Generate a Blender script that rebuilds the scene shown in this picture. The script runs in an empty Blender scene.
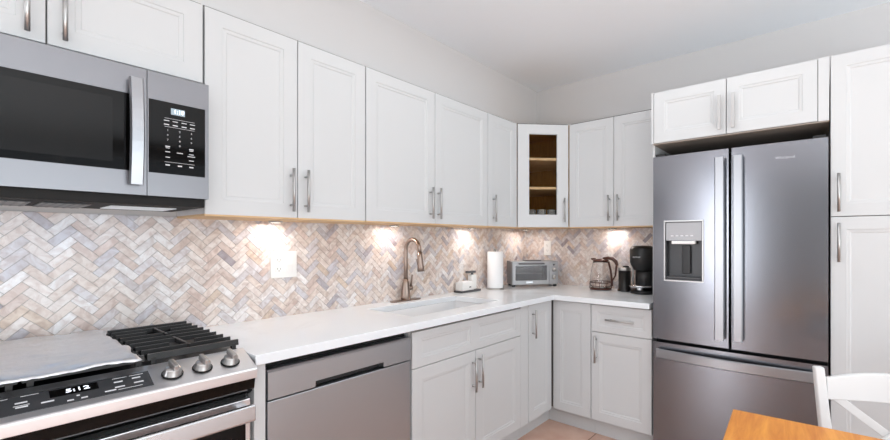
import bpy, bmesh, math, random
from mathutils import Vector, Matrix
random.seed(7)
S = bpy.context.scene
C = bpy.context.collection
PI = math.pi

# ---------------------------------------------------------------- camera, world, lights, exposure
cam_d = bpy.data.cameras.new('camera'); cam = bpy.data.objects.new('camera', cam_d); C.objects.link(cam)
cam.location = (2.1156, -3.1886, 1.2916); cam.rotation_euler = (PI/2, 0, 0.6661)
cam_d.sensor_width = 36; cam_d.lens = 421.87/890*36
cam_d.shift_x = -47.5/890; cam_d.shift_y = 19.91/890; cam_d.clip_start = 0.02
S.camera = cam
S.view_settings.view_transform = 'Standard'; S.view_settings.look = 'None'
S.view_settings.gamma = 1; S.view_settings.use_curve_mapping = False
S.view_settings.exposure = 0.1
W = bpy.data.worlds.new('world'); S.world = W; W.use_nodes = True
W.node_tree.nodes['Background'].inputs[0].default_value = (0.80, 0.90, 1.0, 1)
W.node_tree.nodes['Background'].inputs[1].default_value = 1.0

def area(name, loc, rot, sx, sy, power, col, shape='RECTANGLE'):
    l = bpy.data.lights.new(name, 'AREA'); l.shape = shape; l.size = sx; l.size_y = sy
    l.energy = power; l.color = col
    o = bpy.data.objects.new(name, l); C.objects.link(o); o.location = loc; o.rotation_euler = rot
    return o
# daylight from a window behind the camera, then added rear and side fills
area('window_daylight', (0.40, -7.88, 1.3), (PI/2, 0, 0), 0.66, 2.2, 50, (0.92, 0.95, 1.0))
area('rear_fill', (4.95, -7.88, 1.3), (PI/2, 0, 0), 1.5, 2.2, 16, (0.915, 0.98, 1.0))  # added fill from the rear, for surfaces facing the camera
area('side_fill', (5.9, -2.4, 1.1), (0, PI/2, 0), 1.9, 3.6, 42, (0.915, 0.98, 1.0))  # added fill that evens the light along the left wall
area('corner_fill', (1.45, -1.55, 2.61), (0, 0, 0), 1.1, 1.1, 6, (0.915, 0.98, 1.0))  # added fill for the far corner, no fixture modelled
# broad unseen fill added on the dining side, aimed up to brighten the ceiling
area('ceiling_fill', (4.3, -4.3, 0.75), (PI, 0, 0), 2.6, 4.0, 165, (0.90, 0.98, 1.0))

# ---------------------------------------------------------------- materials
def srgb(r, g, b):
    f = lambda c: (c/255/12.92) if c/255 <= 0.04045 else ((c/255+0.055)/1.055)**2.4
    return (f(r), f(g), f(b), 1)
def mat(name, col, rough=0.5, metal=0.0, **k):
    m = bpy.data.materials.new(name); m.use_nodes = True
    p = m.node_tree.nodes['Principled BSDF']
    p.inputs['Base Color'].default_value = col; p.inputs['Roughness'].default_value = rough
    p.inputs['Metallic'].default_value = metal
    for a, v in k.items(): p.inputs[a.replace('_', ' ')].default_value = v
    return m
def nodes(m): return m.node_tree.nodes, m.node_tree.links, m.node_tree.nodes['Principled BSDF']
def noise_col(m, c1, c2, scale=(1, 1, 1), ns=5, detail=4, rough=0.6, lo=0.3, hi=0.7, dist=0.0):
    n, l, p = nodes(m)
    tc = n.new('ShaderNodeTexCoord'); mp = n.new('ShaderNodeMapping'); mp.inputs['Scale'].default_value = scale
    t = n.new('ShaderNodeTexNoise'); t.inputs['Scale'].default_value = ns; t.inputs['Detail'].default_value = detail
    t.inputs['Roughness'].default_value = rough; t.inputs['Distortion'].default_value = dist
    r = n.new('ShaderNodeValToRGB'); r.color_ramp.elements[0].position = lo; r.color_ramp.elements[1].position = hi
    r.color_ramp.elements[0].color = c1; r.color_ramp.elements[1].color = c2
    l.new(tc.outputs['Object'], mp.inputs[0]); l.new(mp.outputs[0], t.inputs['Vector']); l.new(t.outputs['Fac'], r.inputs[0])
    l.new(r.outputs[0], p.inputs['Base Color'])
    return t, r, mp
def bump(m, scale, ns, strength, dist=0.002, detail=3):
    n, l, p = nodes(m)
    tc = n.new('ShaderNodeTexCoord'); mp = n.new('ShaderNodeMapping'); mp.inputs['Scale'].default_value = scale
    t = n.new('ShaderNodeTexNoise'); t.inputs['Scale'].default_value = ns; t.inputs['Detail'].default_value = detail
    b = n.new('ShaderNodeBump'); b.inputs['Strength'].default_value = strength; b.inputs['Distance'].default_value = dist
    l.new(tc.outputs['Object'], mp.inputs[0]); l.new(mp.outputs[0], t.inputs['Vector'])
    l.new(t.outputs['Fac'], b.inputs['Height']); l.new(b.outputs[0], p.inputs['Normal'])

M = {}
M['white'] = mat('painted_white', srgb(210, 211, 212), 0.38)
M['gap_shade'] = mat('cabinet_gap_shade', srgb(118, 115, 112), 0.6)  # grey stands in for shade in gaps between and above the doors
M['wood'] = mat('birch_plywood', srgb(214, 176, 130), 0.55)
noise_col(M['wood'], srgb(206, 168, 122), srgb(226, 192, 148), (3, 3, 25), 3)
M['inwood'] = mat('cabinet_interior_wood', srgb(190, 140, 70), 0.5)
noise_col(M['inwood'], srgb(178, 128, 62), srgb(205, 156, 84), (20, 20, 3), 3)
M['wall'] = mat('greige_wall_paint', srgb(219, 216, 215), 0.8)
bump(M['wall'], (1, 1, 1), 140, 0.05)
M['far'] = mat('taupe_wall_paint', srgb(132, 130, 128), 0.8)
M['ceiling'] = mat('ceiling_paint', srgb(248, 251, 255), 0.85)
M['quartz'] = mat('white_quartz', srgb(240, 240, 241), 0.16)
noise_col(M['quartz'], srgb(230, 233, 237), srgb(240, 244, 248), (1, 1, 1), 2.4, 6, 0.55, 0.34, 0.46, 1.0)
M['sink'] = mat('sink_composite', srgb(226, 227, 229), 0.25)
M['nickel'] = mat('brushed_nickel', srgb(186, 185, 184), 0.34, 1.0)
M['bronze'] = mat('warm_nickel', srgb(158, 141, 131), 0.3, 1.0)
M['copper'] = mat('copper_brown_plastic', srgb(84, 50, 42), 0.3)
def steel(name, col, rough, axis, bm_=0.04):
    m = mat(name, col, rough, 1.0)
    n, l, p = nodes(m)
    tc = n.new('ShaderNodeTexCoord'); mp = n.new('ShaderNodeMapping'); mp.inputs['Scale'].default_value = axis
    t = n.new('ShaderNodeTexNoise'); t.inputs['Scale'].default_value = 3; t.inputs['Detail'].default_value = 5
    r = n.new('ShaderNodeMapRange'); r.inputs['To Min'].default_value = rough-0.03; r.inputs['To Max'].default_value = rough+0.04
    l.new(tc.outputs['Object'], mp.inputs[0]); l.new(mp.outputs[0], t.inputs['Vector']); l.new(t.outputs['Fac'], r.inputs[0])
    l.new(r.outputs[0], p.inputs['Roughness'])
    b = n.new('ShaderNodeBump'); b.inputs['Strength'].default_value = bm_; b.inputs['Distance'].default_value = 0.001
    l.new(t.outputs['Fac'], b.inputs['Height']); l.new(b.outputs[0], p.inputs['Normal'])
    return m
M['steel'] = steel('stainless_steel', srgb(235, 236, 239), 0.30, (2, 2, 250))
M['steel_mw'] = steel('microwave_stainless_steel', srgb(138, 138, 142), 0.32, (2, 2, 250))
M['steel_f'] = steel('fridge_stainless_steel', srgb(140, 142, 148), 0.23, (250, 250, 2), 0.0)
M['steel_dw'] = steel('dishwasher_stainless_steel', srgb(190, 196, 202), 0.33, (2, 2, 250))
M['steel_hi'] = mat('polished_steel', srgb(205, 206, 209), 0.26, 1.0)
M['fr_handle'] = mat('satin_handle_steel', srgb(172, 174, 178), 0.32, 1.0)
M['black'] = mat('black_plastic', srgb(22, 22, 23), 0.35)
M['blackgl'] = mat('black_glass', srgb(9, 8, 8), 0.06, 0, Specular_IOR_Level=0.22)
M['toaster'] = mat('toaster_grey_steel', srgb(168, 168, 170), 0.42, 0.85)
M['screen'] = mat('perforated_screen', srgb(20, 19, 19), 0.15, 0, Specular_IOR_Level=0.25)
M['blackm'] = mat('black_matte', srgb(14, 14, 14), 0.75)
M['iron'] = mat('cast_iron', srgb(26, 26, 27), 0.42)
M['greyp'] = mat('grey_plastic', srgb(88, 89, 92), 0.4)
M['dkgrey'] = mat('charcoal_panel', srgb(58, 59, 62), 0.3)
M['plate'] = mat('white_plastic', srgb(244, 243, 241), 0.3)
M['marks'] = mat('printed_marks', srgb(225, 225, 228), 0.5)
M['hinge'] = mat('raw_underside', srgb(160, 148, 138), 0.6)
M['paper'] = mat('paper_towel', srgb(246, 246, 247), 0.9)
bump(M['paper'], (1, 1, 1), 90, 0.25)
M['foil'] = mat('aluminium_foil', srgb(226, 228, 231), 0.34, 1.0)
bump(M['foil'], (1, 1, 1), 22, 0.9, 0.012, 6)
M['chair'] = mat('white_painted_wood', srgb(226, 226, 226), 0.4)
M['glass'] = mat('clear_glass', (1, 1, 1, 1), 0.02, 0, Transmission_Weight=1.0, IOR=1.45)
M['tumbler'] = mat('tumbler_glass', (0.95, 0.97, 0.97, 1), 0.08, 0, Transmission_Weight=0.85, IOR=1.12)
M['pane'] = mat('cabinet_glass', (0.9, 0.9, 0.88, 1), 0.03, 0, Transmission_Weight=1.0, IOR=1.05)
M['oveng'] = mat('oven_glass', (0.6, 0.6, 0.62, 1), 0.05, 0, Transmission_Weight=0.8, IOR=1.2)
def emit(name, col, st):
    m = mat(name, col, 0.5); n, l, p = nodes(m)
    p.inputs['Emission Color'].default_value = col; p.inputs['Emission Strength'].default_value = st
    return m
M['led'] = emit('led_digits', srgb(240, 245, 255), 1.3)
M['lcd'] = emit('lcd_backlight', srgb(150, 165, 175), 0.35)
M['hoodlens'] = emit('hood_lamp_lens', srgb(200, 205, 210), 0.35)
M['lamp'] = emit('puck_lamp_lens', (1, 0.9, 0.8, 1), 6)
# oak table top
M['oak'] = mat('honey_oak', srgb(205, 140, 72), 0.45)
t, r, mp = noise_col(M['oak'], srgb(196, 114, 36), srgb(232, 158, 70), (14, 1.2, 14), 3, 6, 0.6, 0.3, 0.7, 0.6)
def brickfloor(m):
    n, l, p = nodes(m)
    tc = n.new('ShaderNodeTexCoord'); mp = n.new('ShaderNodeMapping')
    mp.inputs['Location'].default_value = (0.28, 0.4, 0)
    b = n.new('ShaderNodeTexBrick'); b.inputs['Scale'].default_value = 1
    b.inputs['Brick Width'].default_value = 0.6; b.inputs['Row Height'].default_value = 0.6; b.offset = 0
    b.inputs['Mortar Size'].default_value = 0.004
    b.inputs['Color1'].default_value = srgb(214, 176, 158); b.inputs['Color2'].default_value = srgb(208, 170, 152)
    b.inputs['Mortar'].default_value = srgb(150, 122, 106)
    l.new(tc.outputs['Object'], mp.inputs[0]); l.new(mp.outputs[0], b.inputs['Vector'])
    t = n.new('ShaderNodeTexNoise'); t.inputs['Scale'].default_value = 5; t.inputs['Detail'].default_value = 6
    mx = n.new('ShaderNodeMix'); mx.data_type = 'RGBA'; mx.blend_type = 'SOFT_LIGHT'; mx.inputs[0].default_value = 0.6
    l.new(mp.outputs[0], t.inputs['Vector']); l.new(b.outputs['Color'], mx.inputs[6]); l.new(t.outputs['Fac'], mx.inputs[7])
    l.new(mx.outputs[2], p.inputs['Base Color'])
M['floor'] = mat('stone_floor_tile', srgb(214, 176, 158), 0.2); brickfloor(M['floor'])
# marble mosaic: each tile's own colour from its attribute, veined by noise
def tilemat():
    m = mat('marble_mosaic', srgb(220, 210, 200), 0.28); n, l, p = nodes(m)
    a = n.new('ShaderNodeAttribute'); a.attribute_name = 'tile_colour'
    tc = n.new('ShaderNodeTexCoord')
    t = n.new('ShaderNodeTexNoise'); t.inputs['Scale'].default_value = 26; t.inputs['Detail'].default_value = 6
    t.inputs['Distortion'].default_value = 1.4
    r = n.new('ShaderNodeValToRGB'); r.color_ramp.elements[0].position = 0.34; r.color_ramp.elements[1].position = 0.62
    r.color_ramp.elements[0].color = srgb(222, 212, 208); r.color_ramp.elements[1].color = (1, 1, 1, 1)
    mx = n.new('ShaderNodeMix'); mx.data_type = 'RGBA'; mx.blend_type = 'MULTIPLY'; mx.inputs[0].default_value = 0.9
    l.new(tc.outputs['Object'], t.inputs['Vector']); l.new(t.outputs['Fac'], r.inputs[0])
    l.new(a.outputs['Color'], mx.inputs[6]); l.new(r.outputs[0], mx.inputs[7]); l.new(mx.outputs[2], p.inputs['Base Color'])
    return m
M['tile'] = tilemat()
M['grout'] = mat('grout', srgb(186, 180, 176), 0.85)

# ---------------------------------------------------------------- mesh helpers
def obj(name, bm, m, parent=None, smooth=False, bevel=0.0, seg=2):
    me = bpy.data.meshes.new(name)
    bmesh.ops.recalc_face_normals(bm, faces=bm.faces)
    bm.to_mesh(me); bm.free()
    me.materials.append(M[m])
    if smooth:
        for f in me.polygons: f.use_smooth = True
    o = bpy.data.objects.new(name, me); C.objects.link(o)
    if parent: o.parent = parent
    if bevel:
        b = o.modifiers.new('bevel', 'BEVEL'); b.width = bevel; b.segments = seg; b.limit_method = 'ANGLE'; b.angle_limit = 0.6
        me.polygons.foreach_set('use_smooth', [True]*len(me.polygons))
        w = o.modifiers.new('wn', 'WEIGHTED_NORMAL'); w.keep_sharp = True
    return o
def tag(o, label, cat, group=None):
    o['label'] = label; o['category'] = cat
    if group: o['group'] = group
    return o
def thing(name, label, cat, loc=(0, 0, 0), rot=0, group=None):
    o = bpy.data.objects.new(name, None); C.objects.link(o); o.location = loc; o.rotation_euler = (0, 0, rot)
    o.empty_display_size = 0.05
    return tag(o, label, cat, group)
def struct(name, bm, m, bevel=0):
    o = obj(name, bm, m, None, bevel=bevel); o['kind'] = 'structure'; return o
def box(bm, x0, x1, y0, y1, z0, z1):
    v = [bm.verts.new((x, y, z)) for z in (z0, z1) for y in (y0, y1) for x in (x0, x1)]
    for f in ((0, 1, 3, 2), (4, 5, 7, 6), (0, 1, 5, 4), (2, 3, 7, 6), (0, 2, 6, 4), (1, 3, 7, 5)):
        bm.faces.new([v[i] for i in f])
    return v
def B(*boxes):
    bm = bmesh.new()
    for b in boxes: box(bm, *b)
    return bm
def lathe(bm, prof, cx=0, cy=0, n=28, closed=False):
    rings = []
    for r, z in prof:
        if r < 1e-6: rings.append([bm.verts.new((cx, cy, z))])
        else: rings.append([bm.verts.new((cx+r*math.cos(2*PI*i/n), cy+r*math.sin(2*PI*i/n), z)) for i in range(n)])
    for a, b in zip(rings, rings[1:]):
        for i in range(n):
            j = (i+1) % n
            if len(a) == 1 and len(b) == 1: continue
            if len(a) == 1: bm.faces.new((a[0], b[i], b[j]))
            elif len(b) == 1: bm.faces.new((a[i], a[j], b[0]))
            else: bm.faces.new((a[i], a[j], b[j], b[i]))
def tube(bm, pts, r, n=12, cap=True, flat=1.0):
    pts = [Vector(p) for p in pts]; rs = r if isinstance(r, (list, tuple)) else [r]*len(pts)
    rings = []; up = None
    for i, p in enumerate(pts):
        d = (pts[min(i+1, len(pts)-1)]-pts[max(i-1, 0)]).normalized()
        if up is None: up = Vector((0, 0, 1)) if abs(d.z) < 0.9 else Vector((1, 0, 0))
        s = d.cross(up).normalized(); up = s.cross(d).normalized()
        rings.append([bm.verts.new(p+s*math.cos(2*PI*k/n)*rs[i]+up*math.sin(2*PI*k/n)*rs[i]*flat) for k in range(n)])
    for a, b in zip(rings, rings[1:]):
        for k in range(n): bm.faces.new((a[k], a[(k+1) % n], b[(k+1) % n], b[k]))
    if cap: bm.faces.new(rings[0]); bm.faces.new(rings[-1])
def prism(bm, poly, axis, a, b):
    """extrude a 2-D polygon along an axis: x -> (y,z), y -> (x,z), z -> (x,y)"""
    f = {'x': lambda p, t: (t, p[0], p[1]), 'y': lambda p, t: (p[0], t, p[1]), 'z': lambda p, t: (p[0], p[1], t)}[axis]
    va = [bm.verts.new(f(p, a)) for p in poly]; vb = [bm.verts.new(f(p, b)) for p in poly]
    bm.faces.new(va); bm.faces.new(vb)
    for i in range(len(poly)):
        j = (i+1) % len(poly); bm.faces.new((va[i], va[j], vb[j], vb[i]))
def text(name, s, size, m, parent, loc, rot, width=None, extrude=0.0004):
    cu = bpy.data.curves.new(name, 'FONT'); cu.body = s; cu.size = size; cu.extrude = extrude
    cu.align_x = 'CENTER'; cu.align_y = 'CENTER'; cu.resolution_u = 3
    t = bpy.data.objects.new(name+'_c', cu); C.objects.link(t)
    dg = bpy.context.evaluated_depsgraph_get()
    me = bpy.data.meshes.new_from_object(t.evaluated_get(dg)); bpy.data.objects.remove(t)
    me.materials.clear(); me.materials.append(M[m])
    if width:
        w = max(v.co.x for v in me.vertices)-min(v.co.x for v in me.vertices)
        for v in me.vertices: v.co.x *= width/w
    o = bpy.data.objects.new(name, me); C.objects.link(o); o.location = loc; o.rotation_euler = rot
    if parent: o.parent = parent
    return o

# ---------------------------------------------------------------- room shell
ZC = 2.6264; RX = 6.0; RY = -8.0
struct('floor', B((-0.15, RX+0.15, RY-0.15, 0.15, -0.1, 0)), 'floor')
struct('ceiling', B((-0.15, RX+0.15, RY-0.15, 0.15, ZC, ZC+0.1)), 'ceiling')
struct('wall_left', B((-0.12, 0, RY, 0.12, 0, ZC), (0, 0.0802, RY, 0.0504, 2.17, ZC)), 'wall')
struct('wall_back', B((0, RX, 0, 0.15, 0, 2.168), (0, RX, 0.0504, 0.15, 2.168, ZC)), 'wall')
# right wall with one wide window, wall behind the camera with a window and a patio door
struct('wall_right', B((RX, RX+0.12, RY, -4.3, 0, ZC), (RX, RX+0.12, -0.5, 0, 0, ZC), (RX, RX+0.12, -4.3, -0.5, 0, 0.15), (RX, RX+0.12, -4.3, -0.5, 2.45, ZC)), 'far')
struct('wall_front', B((0, 0.05, RY-0.12, RY, 0, ZC), (0.75, 4.1, RY-0.12, RY, 0, ZC), (5.8, RX, RY-0.12, RY, 0, ZC),
       (0.05, 0.75, RY-0.12, RY, 0, 0.15), (0.05, 0.75, RY-0.12, RY, 2.45, ZC), (4.1, 5.8, RY-0.12, RY, 2.45, ZC)), 'far')
def frame(bm, x0, x1, y0, y1, z0, z1, w, ax):
    if ax == 'x':
        for a in ((x0, x1, y0, y1, z0, z0+w), (x0, x1, y0, y1, z1-w, z1), (x0, x0+w, y0, y1, z0+w, z1-w), (x1-w, x1, y0, y1, z0+w, z1-w), ((x0+x1)/2-w/2, (x0+x1)/2+w/2, y0, y1, z0+w, z1-w)): box(bm, *a)
    else:
        for a in ((x0, x1, y0, y1, z0, z0+w), (x0, x1, y0, y1, z1-w, z1), (x0, x1, y0, y0+w, z0+w, z1-w), (x0, x1, y1-w, y1, z0+w, z1-w), (x0, x1, (y0+y1)/2-w/2, (y0+y1)/2+w/2, z0+w, z1-w)): box(bm, *a)
bm = bmesh.new(); frame(bm, 0.05, 0.75, RY-0.09, RY-0.03, 0.15, 2.45, 0.05, 'x'); struct('window_1', bm, 'white')
bm = bmesh.new(); frame(bm, 4.1, 5.8, RY-0.09, RY-0.03, 0, 2.45, 0.06, 'x'); struct('door_1', bm, 'white')
bm = bmesh.new(); frame(bm, RX+0.03, RX+0.09, -4.3, -0.5, 0.15, 2.45, 0.06, 'y'); struct('window_2', bm, 'white')

# ---------------------------------------------------------------- herringbone backsplash
def clip(poly, x0, x1, y0, y1):
    def cut(ps, f, inter):
        out = []
        for i in range(len(ps)):
            a, b = ps[i-1], ps[i]
            fa, fb = f(a), f(b)
            if (fa >= 0) != (fb >= 0):
                t = fa/(fa-fb); out.append((a[0]+(b[0]-a[0])*t, a[1]+(b[1]-a[1])*t))
            if fb >= 0: out.append(b)
        return out
    for f in (lambda p: p[0]-x0, lambda p: x1-p[0], lambda p: p[1]-y0, lambda p: y1-p[1]):
        poly = cut(poly, f, None)
        if len(poly) < 3: return []
    return poly
PAL = [((240, 232, 227), 30), ((234, 222, 214), 28), ((227, 211, 203), 14), ((225, 221, 223), 15), ((212, 209, 214), 8), ((243, 240, 239), 14), ((196, 191, 197), 4), ((224, 207, 192), 3), ((172, 164, 170), 1.2)]
def backsplash(name, label, u0, u1, z0, z1, to3, phase):
    rnd = random.Random(phase)
    root = thing(name, label, 'backsplash', to3((u0+u1)/2, z0, 0))
    inv = Vector(root.location)
    g = bmesh.new()
    a = [to3(u, z, t) for t in (0.0005, 0.005) for z in (z0, z1) for u in (u0, u1)]
    vs = [g.verts.new(Vector(p)-inv) for p in a]
    for f in ((0, 1, 3, 2), (4, 5, 7, 6), (0, 1, 5, 4), (2, 3, 7, 6), (0, 2, 6, 4), (1, 3, 7, 5)): g.faces.new([vs[i] for i in f])
    obj('grout_bed', g, 'grout', root)
    W_, n = 0.0272, 3; gp = 0.0008
    bm = bmesh.new(); cl = bm.loops.layers.float_color.new('tile_colour')
    c, s = math.cos(PI/4), math.sin(PI/4)
    R = int((u1-u0+z1-z0)/W_)+8
    tiles = []
    for j in range(-R, R):
        for m in range(-R//3, R//3+1):
            i = j+2*n*m; tiles.append((i, j, n, 1))
            k = j; tiles.append((k, k-2*n+1+2*n*m, 1, n))
    for (i, j, w, h) in tiles:
        q = [(i*W_+gp, j*W_+gp), ((i+w)*W_-gp, j*W_+gp), ((i+w)*W_-gp, (j+h)*W_-gp), (i*W_+gp, (j+h)*W_-gp)]
        q = [(u0+x*c-y*s+phase*0.013, z0+x*s+y*c+0.008) for x, y in q]
        q = clip(q, u0, u1, z0, z1)
        if not q: continue
        col = rnd.choices([p[0] for p in PAL], [p[1] for p in PAL])[0]
        d = rnd.uniform(-6, 6); col = srgb(*[max(0, min(255, v+d)) for v in col])
        top = [bm.verts.new(Vector(to3(u, z, 0.008))-inv) for u, z in q]
        bot = [bm.verts.new(Vector(to3(u, z, 0.004))-inv) for u, z in q]
        fs = [bm.faces.new(top)]
        for k in range(len(q)): fs.append(bm.faces.new((top[k], bot[k], bot[(k+1) % len(q)], top[(k+1) % len(q)])))
        for f in fs:
            for lp in f.loops: lp[cl] = col
    obj('marble_tiles', bm, 'tile', root)
    return root
backsplash('tile_backsplash', 'long herringbone marble mosaic backsplash behind the range, faucet and towel roll', -3.45, -0.0085, 0.913, 1.387, lambda u, z, t: (t, u, z), 1)
backsplash('tile_backsplash', 'short herringbone marble mosaic backsplash behind the toaster oven and coffee maker', 0.0, 1.36, 0.913, 1.387, lambda u, z, t: (u, -t, z), 2)

# ---------------------------------------------------------------- cabinets
def door_bm(x0, x1, z0, z1, t=0.02, stile=0.058, wins=None, glass=False):
    """door in the local x-z plane, front at y=0, with a stepped recessed panel"""
    bm = bmesh.new()
    def ring(i, y, xa=x0, xb=x1, za=z0, zb=z1): return [bm.verts.new(p) for p in ((xa+i, y, za+i), (xb-i, y, za+i), (xb-i, y, zb-i), (xa+i, y, zb-i))]
    def bridge(a, b):
        for k in range(4): bm.faces.new((a[k], a[(k+1) % 4], b[(k+1) % 4], b[k]))
    e = 0.0015
    back = ring(0, t); r0 = ring(0, e); r1 = ring(e, 0)
    bridge(back, r0); bridge(r0, r1)
    if wins is None: wins = [(x0+stile, x1-stile, z0+stile, z1-stile)]
    if len(wins) == 1 and not glass: bm.faces.new(back)
    prof = ((0, 0), (0.0015, 0.0025), (0.013, 0.0035), (0.016, 0.0062), (0.022, 0.0065))
    if glass:
        w = wins[0]; a = ring(0, 0, *w); b = ring(0.004, 0.004, *w); c_ = ring(0.004, t, *w)
        bridge(r1, a); bridge(a, b); bridge(b, c_); bridge(c_, back)
    elif len(wins) == 1:
        w = wins[0]; prev = r1
        for i, y in prof:
            q = ring(i, y, *w); bridge(prev, q); prev = q
        bm.faces.new(prev)
    else:
        bm.faces.new(back)
        xs = [x0+e]; cuts = [((wins[k][1]+wins[k+1][0])/2) for k in range(len(wins)-1)]
        edges = [x0+e]+cuts+[x1-e]
        for k, w in enumerate(wins):
            o_ = [bm.verts.new(p) for p in ((edges[k], 0, z0+e), (edges[k+1], 0, z0+e), (edges[k+1], 0, z1-e), (edges[k], 0, z1-e))]
            prev = o_
            for i, y in prof:
                q = ring(i, y, *w); bridge(prev, q); prev = q
            bm.faces.new(prev)
    return bm
def handle(parent, spec, flat=False):
    """bar pull: ('v', x, z0, z1) or ('h', x0, x1, z), local to the cabinet, standing 34 mm off the front"""
    bm = bmesh.new(); y = -0.030
    if spec[0] == 'v':
        _, x, a, b = spec; P = [(x, y, a), (x, y, b)]; Q = [(x, a+0.028), (x, b-0.028)]
    else:
        _, a, b, z = spec; P = [(a, y, z), (b, y, z)]; Q = [(a+0.028, z), (b-0.028, z)]
    if flat:
        x, a, b = P[0][0], P[0][2], P[1][2]; box(bm, x-0.008, x+0.008, y-0.005, y+0.004, a, b)
    else: tube(bm, P, 0.0062, 12)
    for qx, qz in Q: tube(bm, [(qx, 0.001, qz), (qx, y+0.002, qz)], 0.0045, 10)
    return obj('handle', bm, 'nickel', parent, smooth=not flat)
G = 0.0018
def cab(name, label, cat, loc, rot, w, depth, z0, z1, fronts, body=None, wood_under=False, reveal_top=0.009, kick=None, group=None, base=None):
    root = thing(name, label, cat, loc, rot, group)
    f = 0.022
    bz0 = z0+(0.004 if wood_under else 0)
    if body is None: body = [(0.001, w-0.001, f, depth, bz0, z1-0.001)]
    obj('body', B(*body), 'white', root)
    obj('gap_shade_strip', B((0.002, w-0.002, f-0.002, f+0.001, z0+0.002, z1+reveal_top)), 'gap_shade', root)  # thin slab whose grey colour paints the shade line around the doors
    if wood_under: obj('bottom_panel', B((0.001, w-0.001, 0.001, depth, z0-0.004, z0+0.004)), 'wood', root)
    if kick: obj('toe_kick', B((0, w, kick, kick+0.015, 0.0, z0+0.002)), 'white', root)
    for fr in fronts:
        kind, x0, x1, za, zb = fr[:5]; k = fr[5] if len(fr) > 5 else {}
        if kind == 'filler': obj('filler_strip', B((x0, x1, 0.002, f, za, zb)), 'white', root); continue
        d = obj(kind, door_bm(x0+G, x1-G, za+G, zb-G, stile=k.get('stile', 0.058), wins=k.get('wins')), 'white', root)
        if k.get('h'):
            h = handle(d, k['h'], k.get('flat', False))
    return root
LR = PI/2
UD = 0.3207; ZT = 2.157; ZB = 1.385
# upper cabinets, left wall
def left(name, label, cat, xf, y0, y1, *a, **k): return cab(name, label, cat, (xf, y0, 0), LR, y1-y0, xf-0.002, *a, **k)
UG = 'white upper cabinets on the left wall'
y0 = -3.412
left('upper_cabinet', 'short white two-door cabinet above the microwave', 'cabinet', UD, y0, -2.6245, 1.866, ZT,
     [('door', 0, 0.388, 1.866, ZT, {'h': ('v', 0.348, 1.882, 2.062)}), ('door', 0.388, 0.786, 1.866, ZT, {'h': ('v', 0.424, 1.882, 2.062)})])
left('upper_cabinet', 'tall white two-door upper cabinet directly right of the microwave, above the outlet', 'cabinet', UD, -2.6225, -1.9275, ZB, ZT,
     [('door', 0, 0.3505, ZB, ZT, {'h': ('v', 0.3195, 1.412, 1.595)}), ('door', 0.3505, 0.695, ZB, ZT, {'h': ('v', 0.3845, 1.412, 1.595)})], wood_under=True)
left('upper_cabinet', 'wide white two-door upper cabinet above the sink faucet', 'cabinet', UD, -1.9255, -0.9555, ZB, ZT,
     [('door', 0, 0.476, ZB, ZT, {'h': ('v', 0.4335, 1.414, 1.595)}), ('door', 0.476, 0.970, ZB, ZT, {'h': ('v', 0.4975, 1.414, 1.595)})], wood_under=True)
left('upper_cabinet', 'narrow white single-door upper cabinet left of the glass-door corner cabinet', 'cabinet', UD, -0.9535, -0.6100, ZB, ZT,
     [('door', 0, 0.3435, ZB, ZT, {'h': ('v', 0.0535, 1.416, 1.6)})], wood_under=True)
# upper cabinet, back wall
cab('upper_cabinet', 'white two-door upper cabinet above the kettle and coffee maker', 'cabinet', (0.6075, -0.3367, 0), 0, 0.697, 0.334, ZB, ZT,
    [('door', 0, 0.348, ZB, ZT, {'h': ('v', 0.3185, 1.425, 1.606)}), ('door', 0.348, 0.697, ZB, ZT, {'h': ('v', 0.3845, 1.425, 1.606)})], wood_under=True)
# diagonal corner cabinet with glass door
ang = math.atan2(0.2716, 0.2855)
dr = thing('corner_cabinet', 'white diagonal corner cabinet with a glass door showing amber wood shelves', 'cabinet', (0.3207, -0.6083, 0), ang)
inv = Matrix.Rotation(-ang, 3, 'Z')
def loc2(x, y): v = inv @ Vector((x-0.3207, y+0.6083, 0)); return (v.x, v.y)
foot = [loc2(*p) for p in ((0.309, -0.607), (0.012, -0.607), (0.012, -0.012), (0.604, -0.012), (0.604, -0.326))]
DW_ = 0.394
def walls(bm, poly, za, zb, t=0.006):
    for a, b in zip(poly, poly[1:]):
        a, b = Vector(a), Vector(b); d = (b-a).normalized(); nrm = Vector((d.y, -d.x))*t
        if nrm.dot(Vector(loc2(0.3, -0.3))-a) < 0: nrm = -nrm
        prism(bm, [a, b, b+nrm, a+nrm], 'z', za, zb)
bm = bmesh.new(); walls(bm, foot, ZB+0.01, ZT-0.006); obj('interior_lining', bm, 'inwood', dr)
bm = bmesh.new(); prism(bm, foot, 'z', ZT-0.008, ZT-0.001); obj('top_panel', bm, 'inwood', dr)
bm = bmesh.new(); prism(bm, foot, 'z', ZB+0.0, ZB+0.012); obj('bottom_panel', bm, 'wood', dr)
ins = [loc2(*p) for p in ((0.30, -0.598), (0.021, -0.598), (0.021, -0.021), (0.595, -0.021), (0.595, -0.330))]
for z in (1.672, 1.890):
    bm = bmesh.new(); prism(bm, ins, 'z', z, z+0.018); obj('shelf', bm, 'wood', dr)
obj('gap_shade_strip', B((0.004, 0.085, 0.0205, 0.024, ZB+0.004, ZT+0.009), (0.309, 0.390, 0.0205, 0.024, ZB+0.004, ZT+0.009), (0.085, 0.309, 0.0205, 0.024, 2.09, ZT+0.009)), 'gap_shade', dr)
gd = obj('door', door_bm(0.004, 0.390, ZB+0.002, ZT-0.002, wins=[(0.088, 0.306, 1.477, 2.086)], glass=True), 'white', dr)
obj('glass_pane', B((0.090, 0.304, 0.011, 0.014, 1.479, 2.084)), 'pane', gd)
handle(gd, ('v', 0.354, 1.425, 1.604))
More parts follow.
